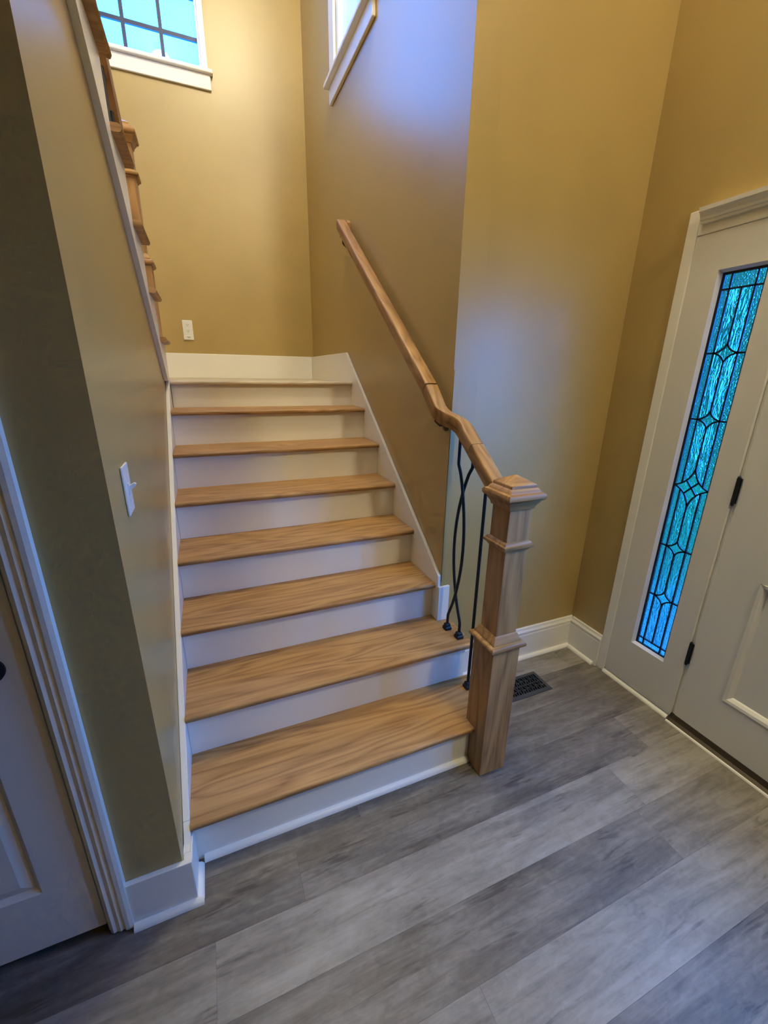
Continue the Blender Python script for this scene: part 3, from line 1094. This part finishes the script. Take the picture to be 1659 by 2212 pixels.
# front door
fd = empty('door_1', (EX, -0.65, 0), 'white panelled front door with black hinges, cut by the right picture edge', 'door', 'structure')
DY0, DY1 = -1.105, -0.186
dm = MB()
dx0, dx1 = EX + 0.006, EX + 0.050
py0, py1 = -0.955, -0.340
pz0, pz1, qz0, qz1 = 0.255, 0.80, 0.94, 1.96
dm.box(dx0, dx1, py1, DY1, 0.0375, 2.0285)
dm.box(dx0, dx1, DY0, py0, 0.0375, 2.0285)
dm.box(dx0, dx1, py0, py1, 0.0375, pz0)
dm.box(dx0, dx1, py0, py1, pz1, qz0)
dm.box(dx0, dx1, py0, py1, qz1, 2.0285)
dm.build('door_slab', 'door_white', fd)
pn = MB()
pn.box(dx0 + 0.014, dx1 - 0.008, py0, py1, pz0, pz1)
pn.build('recessed_panel', 'door_white', fd)
mo = MB()
for ya, yb_ in ((py0, 1), (py1, -1)):
    mo.prism([(dx0 - 0.004, ya), (dx0 - 0.002, ya + yb_ * 0.012), (dx0 + 0.008, ya + yb_ * 0.022), (dx0 + 0.014, ya + yb_ * 0.026), (dx0 + 0.014, ya)], 'Z', pz0, pz1)
for za, sg in ((pz0, 1), (pz1, -1)):
    mo.prism([(dx0 - 0.004, za), (dx0 - 0.002, za + sg * 0.012), (dx0 + 0.008, za + sg * 0.022), (dx0 + 0.014, za + sg * 0.026), (dx0 + 0.014, za)], 'Y', py0, py1)
mo.build('panel_moulding', 'door_white', fd)
MB().box(dx0 + 0.018, dx0 + 0.023, py0, py1, qz0, qz1).build('door_glass', 'glass', fd)
for zc in (0.374, 1.126, 1.86):
    hg = MB()
    hg.lathe((EX - 0.003, -0.1775, zc - 0.052), 'Z', [(0.0065, 0), (0.0065, 0.104)], 12)
    hg.lathe((EX - 0.003, -0.1775, zc + 0.052), 'Z', [(0.0045, 0), (0.0055, 0.004), (0.002, 0.009)], 12)
    hg.lathe((EX - 0.003, -0.1775, zc - 0.052), '-Z', [(0.0045, 0), (0.0055, 0.004), (0.002, 0.009)], 12)
    hg.box(EX, EX + 0.005, -0.187, -0.166, zc - 0.05, zc + 0.05)
    hg.build('hinge', 'iron', fd, smooth=True)
MB().prism([(EX - 0.020, 0.0), (EX + 0.10, 0.0), (EX + 0.10, 0.03), (EX + 0.004, 0.036), (EX - 0.008, 0.018), (EX - 0.020, 0.008)], 'Y', DY0, SY0 - 0.001).build('threshold', 'threshold', fd)
MB().prism([(EX - 0.028, 0.0), (EX - 0.0205, 0.0), (EX - 0.0205, 0.008), (EX - 0.026, 0.006)], 'Y', DY0, SY0 - 0.001).build('threshold_edge', 'white', fd)
MB().lathe((dx0 - 0.0005, -1.04, 0.98), '-X', [(0.030, 0), (0.030, 0.006), (0.013, 0.012), (0.012, 0.035), (0.026, 0.045), (0.029, 0.055), (0.020, 0.066)], 20).build('knob', 'iron', fd, smooth=True)

# ------------------------------------------------------------------ closet door
cd = empty('door_2', (-0.62, YF, 0), 'white panelled closet door at the lower left with a dark knob', 'door', 'structure')
MB().prism([(-0.166, YF - 0.0005), (-0.166, YF - 0.018), (-0.176, YF - 0.020), (-0.186, YF - 0.019), (-0.192, YF - 0.013), (-0.200, YF - 0.016), (-0.210, YF - 0.012),
            (-0.218, YF - 0.014), (-0.226, YF - 0.009), (-0.226, YF - 0.0005)], 'Z', 0.006, 2.11).build('side_casing', 'white', cd)
MB().box(-1.07, -1.014, YF - 0.018, YF - 0.0005, 0.006, 2.11).build('side_casing', 'white', cd, bevel=0.003)
MB().box(-1.07, -0.166, YF - 0.018, YF - 0.0005, 2.111, 2.17).build('head_casing', 'white', cd, bevel=0.003)
MB().box(-0.232, -0.2105, YF + 0.0005, YF + 0.0995, 0.004, 2.059).build('jamb', 'white', cd)
MB().box(-1.0295, -1.008, YF + 0.0005, YF + 0.0995, 0.004, 2.059).build('jamb', 'white', cd)
ex0, ex1, ey0, ey1 = -1.005, -0.2355, YF + 0.004, YF + 0.039
ca, cb_, zA, zB, zC, zD = -0.895, -0.345, 0.235, 0.80, 0.96, 1.90
dm = MB()
dm.box(cb_, ex1, ey0, ey1, 0.031, 2.04)
dm.box(ex0, ca, ey0, ey1, 0.031, 2.04)
dm.box(ca, cb_, ey0, ey1, 0.031, zA)
dm.box(ca, cb_, ey0, ey1, zB, zC)
dm.box(ca, cb_, ey0, ey1, zD, 2.04)
dm.build('door_slab', 'door_white', cd)
for za, zb_ in ((zA, zB), (zC, zD)):
    v = MB()
    o_, i_, ii = 0.0, 0.014, 0.040
    d_ = [(o_, ey0), (i_, ey0 + 0.011), (ii, ey0 + 0.004)]
    rings = []
    for off, yy in d_:
        rings.append([(ca + off, yy, za + off), (cb_ - off, yy, za + off), (cb_ - off, yy, zb_ - off), (ca + off, yy, zb_ - off)])
    vv = [p for r_ in rings for p in r_] + [(x, ey1, z) for x, y, z in rings[0]]
    ff = []
    for i in range(2):
        for k in range(4):
            ff.append((4 * i + k, 4 * i + (k + 1) % 4, 4 * i + 4 + (k + 1) % 4, 4 * i + 4 + k))
    ff.append((8, 9, 10, 11))
    ff.append((12, 13, 14, 15))
    for k in range(4):
        ff.append((k, (k + 1) % 4, 12 + (k + 1) % 4, 12 + k))
    v.add(vv, ff)
    v.build('raised_panel', 'door_white', cd)
MB().lathe((-0.305, ey0 - 0.0005, 0.925), '-Y', [(0.032, 0), (0.032, 0.005), (0.014, 0.010), (0.012, 0.030), (0.024, 0.038), (0.029, 0.050), (0.026, 0.060), (0.012, 0.066)], 24).build('knob', 'iron', cd, smooth=True)
MB().box(-1.0295, -0.2105, YF + 0.0995, YF + 0.13, 0.0, 2.05).build('black_shade_slab', 'black', cd)  # black slab painted for the shade inside the closet

# ------------------------------------------------------------------ light switch
sw = empty('light_switch', (LWX, 0.078, 1.19), 'white single toggle light switch on the left stair wall', 'light switch')
MB().box(LWX + 0.0002, LWX + 0.006, 0.040, 0.117, 1.193, 1.318).build('cover_plate', 'plastic', sw, bevel=0.004)
MB().box(LWX + 0.0055, LWX + 0.0085, 0.071, 0.086, 1.240, 1.271).build('toggle_collar', 'plastic', sw, bevel=0.001)
MB().prism([(LWX + 0.006, 1.249), (LWX + 0.022, 1.262), (LWX + 0.024, 1.268), (LWX + 0.020, 1.271), (LWX + 0.006, 1.263)], 'Y', 0.0735, 0.0835).build('toggle', 'plastic', sw, bevel=0.001)
for zc in (1.225, 1.286):
    MB().lathe((LWX + 0.006, 0.0785, zc), 'X', [(0.0035, 0), (0.003, 0.001)], 12).build('screw', 'plastic', sw)

# ------------------------------------------------------------------ outlet on the back wall
ou = empty('wall_outlet', (0.109, YB, 1.787), 'white double outlet with night-light cover plate on the landing wall', 'outlet')
MB().box(0.071, 0.147, YB - 0.007, YB - 0.0002, 1.787, 1.938).build('cover_plate', 'plastic', ou, bevel=0.003)
for zc in (1.903, 1.856):
    o = MB().prism([(0.109 + 0.0172 * math.cos(a) , zc + max(-0.0135, min(0.0135, 0.0172 * math.sin(a)))) for a in [2 * PI * i / 28 for i in range(28)]], 'Y', YB - 0.0095, YB - 0.0065).build('receptacle', 'plastic', ou)
    MB().box(0.1010, 0.1035, YB - 0.0102, YB - 0.0090, zc - 0.002, zc + 0.007).build('slot', 'slot', o)
    MB().box(0.1145, 0.1170, YB - 0.0102, YB - 0.0090, zc - 0.001, zc + 0.007).build('slot', 'slot', o)
    MB().lathe((0.109, YB - 0.0090, zc - 0.0075), '-Y', [(0.0026, 0), (0.0026, 0.0012)], 10).build('ground_hole', 'slot', o)
MB().box(0.071, 0.147, YB - 0.0125, YB - 0.0072, 1.789, 1.822).build('night_light_bar', 'plastic', ou, bevel=0.002)
MB().prism([(0.109 + 0.013 * math.cos(PI + a), 1.812 + 0.010 * math.sin(PI + a)) for a in [PI * i / 12 for i in range(13)]], 'Y', YB - 0.0135, YB - 0.0120).build('lens', 'lens', ou)

# ------------------------------------------------------------------ floor register
rx0, rx1, gy0_, gy1_ = 1.392, 1.692, 0.188, 0.330
rg = empty('floor_register', ((rx0 + rx1) / 2, (gy0_ + gy1_) / 2, 0), 'dark grey metal floor register beside the newel post', 'vent')
fm = MB()
bo = 0.020
O = [(rx0, gy0_), (rx1, gy0_), (rx1, gy1_), (rx0, gy1_)]
I = [(rx0 + bo, gy0_ + bo), (rx1 - bo, gy0_ + bo), (rx1 - bo, gy1_ - bo), (rx0 + bo, gy1_ - bo)]
vv = [(x, y, 0.0005) for x, y in O] + [(x, y, 0.003) for x, y in O] + [(x, y, 0.0065) for x, y in I] + [(x, y, 0.0005) for x, y in I]
ff = []
for k in range(4):
    n_ = (k + 1) % 4
    ff += [(k, n_, 4 + n_, 4 + k), (4 + k, 4 + n_, 8 + n_, 8 + k), (8 + k, 8 + n_, 12 + n_, 12 + k), (12 + k, 12 + n_, n_, k)]
fm.add(vv, ff).build('frame', 'register', rg)
MB().box(rx0 + bo, rx1 - bo, gy0_ + bo, gy1_ - bo, 0.0003, 0.0008).build('black_shade_sheet', 'black', rg)  # black sheet standing in for the shade below the grille
gm = MB()
ix0, ix1, iy0, iy1 = rx0 + bo, rx1 - bo, gy0_ + bo, gy1_ - bo
ym = (iy0 + iy1) / 2


def bar(p, q, w=0.0022):
    d = Vector((q[0] - p[0], q[1] - p[1]))
    d.normalize()
    n_ = Vector((-d.y, d.x)) * w
    a = [(p[0] + n_.x, p[1] + n_.y), (q[0] + n_.x, q[1] + n_.y), (q[0] - n_.x, q[1] - n_.y), (p[0] - n_.x, p[1] - n_.y)]
    gm.prism(a, 'Z', 0.0028, 0.0060)


bar((ix0, ym), (ix1, ym), 0.0028)
nc = 9
cw = (ix1 - ix0) / nc
for half, (ya, yb_) in enumerate(((iy0, ym), (ym, iy1))):
    yq = (ya + yb_) / 2
    for i in range(nc):
        xa = ix0 + i * cw
        pts_ = [(xa, ya), (xa + cw * 0.30, yq), (xa + cw * 0.55, yq + 0.007 * (1 if i % 2 else -1)), (xa + cw, yq), (xa + cw * 0.6, yb_), (xa + cw * 0.65, ya), (xa + cw * 0.05, yb_)]
        bar(pts_[0], pts_[1])
        bar(pts_[1], pts_[2])
        bar(pts_[2], pts_[3])
        bar(pts_[2], pts_[4])
        bar(pts_[2], pts_[5])
        bar(pts_[1], pts_[6])
gm.build('grille', 'register', rg)

# ------------------------------------------------------------------ stairwell lamps and an added fill lamp
def globe_lamp(name, label, x, y, z, r, mat):
    lp = empty(name, (x, y, CEIL), label, 'lamp')
    MB().lathe((x, y, CEIL - 0.0005), '-Z', [(0.07, 0), (0.07, 0.012), (0.02, 0.025), (0.008, 0.03), (0.008, CEIL - z - r * 0.93), (0.05, CEIL - z - r * 0.92), (0.05, CEIL - z - r * 0.86)], 24).build('canopy', 'bronze', lp, smooth=True)
    gp = [(r * math.sin(a), r * math.cos(a)) for a in [PI * (0.06 + 0.88 * i / 14) for i in range(15)]]
    MB().lathe((x, y, z), 'Z', gp, 28).build('glass_globe', mat, lp, smooth=True)


globe_lamp('pendant_lamp', 'lit glass globe hanging high over the stair flight', 0.80, 0.60, 4.95, 0.15, 'globe_stair')
globe_lamp('fill_lamp', 'added fill globe, unseen behind the camera', 1.50, -2.60, 4.60, 0.15, 'globe_fill')  # lamp added out of view to brighten risers and newel front
globe_lamp('upstairs_lamp', 'small lit globe under the upstairs ceiling, mirrored in the landing window', 0.12, -0.02, 5.13, 0.12, 'globe_up')

# ------------------------------------------------------------------ outdoors
structure(MB().box(2.185, 14.0, -10.0, 14.0, -0.25, -0.15), 'lawn', 'lawn', 'green lawn outside the front door', 'lawn')
structure(MB().box(2.19, 3.5, -2.2, 1.4, -0.15, -0.04), 'porch', 'concrete', 'grey concrete porch outside the front door', 'porch')


def shrub(cx, cy, r, h, seed, label):
    rg_ = random.Random(seed)
    root = empty('shrub', (cx, cy, -0.15), label, 'shrub')
    MB().tube([(cx, cy, -0.15), (cx + 0.02, cy, h * 0.3), (cx - 0.03, cy + 0.02, h * 0.7)], [0.03, 0.022, 0.01], 7).build('stem', 'bark', root)
    m_ = MB()
    for _ in range(700):
        a, b = rg_.uniform(0, 2 * PI), math.acos(rg_.uniform(-1, 1))
        rr = rg_.uniform(0.55, 1.0)
        c = Vector((cx + r * rr * math.sin(b) * math.cos(a), cy + r * rr * math.sin(b) * math.sin(a), h * 0.55 + h * 0.5 * rr * math.cos(b)))
        d = Vector((rg_.uniform(-1, 1), rg_.uniform(-1, 1), rg_.uniform(-0.4, 1))).normalized()
        s_ = d.cross(Vector((rg_.uniform(-1, 1), rg_.uniform(-1, 1), rg_.uniform(-1, 1)))).normalized()
        L = rg_.uniform(0.06, 0.11)
        m_.add([c, c + d * L * 0.5 + s_ * L * 0.25, c + d * L, c + d * L * 0.5 - s_ * L * 0.25], [(0, 1, 2, 3)])
    f_ = m_.build('foliage', 'leaf', root)
    f_['kind'] = 'stuff'


shrub(3.75, 1.05, 0.42, 0.75, 3, 'low green shrub just outside the sidelight')


def hedge(x0, x1, y0, y1, h, seed):
    rg_ = random.Random(seed)
    root = empty('hedge', ((x0 + x1) / 2, (y0 + y1) / 2, -0.15), 'tall green hedge across the lawn, blurred by the sidelight glass', 'hedge')
    core = MB()
    nx, nz = 14, 10
    core.box(x0 + 0.25, x1 - 0.25, y0 + 0.25, y1 - 0.25, -0.15, h * 0.85)
    core.build('branches', 'bark', root)
    m_ = MB()
    for _ in range(9500):
        f = rg_.random()
        c = Vector((rg_.uniform(x0, x1), rg_.uniform(y0, y1), rg_.uniform(-0.12, h)))
        side = rg_.random()
        if side < 0.5:
            c.x = x0 + abs(rg_.gauss(0, 0.16)) + 0.12 * math.sin(c.y * 3 + c.z * 2)
        elif side < 0.75:
            c.y = y0 + abs(rg_.gauss(0, 0.16))
        else:
            c.z = h - abs(rg_.gauss(0, 0.16)) + 0.15 * math.sin(c.y * 2.3)
        d = Vector((rg_.uniform(-1, 0.4), rg_.uniform(-1, 1), rg_.uniform(-0.6, 0.8))).normalized()
        s_ = d.cross(Vector((rg_.uniform(-1, 1), rg_.uniform(-1, 1), rg_.uniform(-1, 1)))).normalized()
        L = rg_.uniform(0.10, 0.20)
        m_.add([c, c + d * L * 0.5 + s_ * L * 0.28, c + d * L, c + d * L * 0.5 - s_ * L * 0.28], [(0, 1, 2, 3)])
    f_ = m_.build('foliage', 'leaf', root)
    f_['kind'] = 'stuff'


hedge(4.6, 6.2, 0.9, 7.5, 4.3, 5)
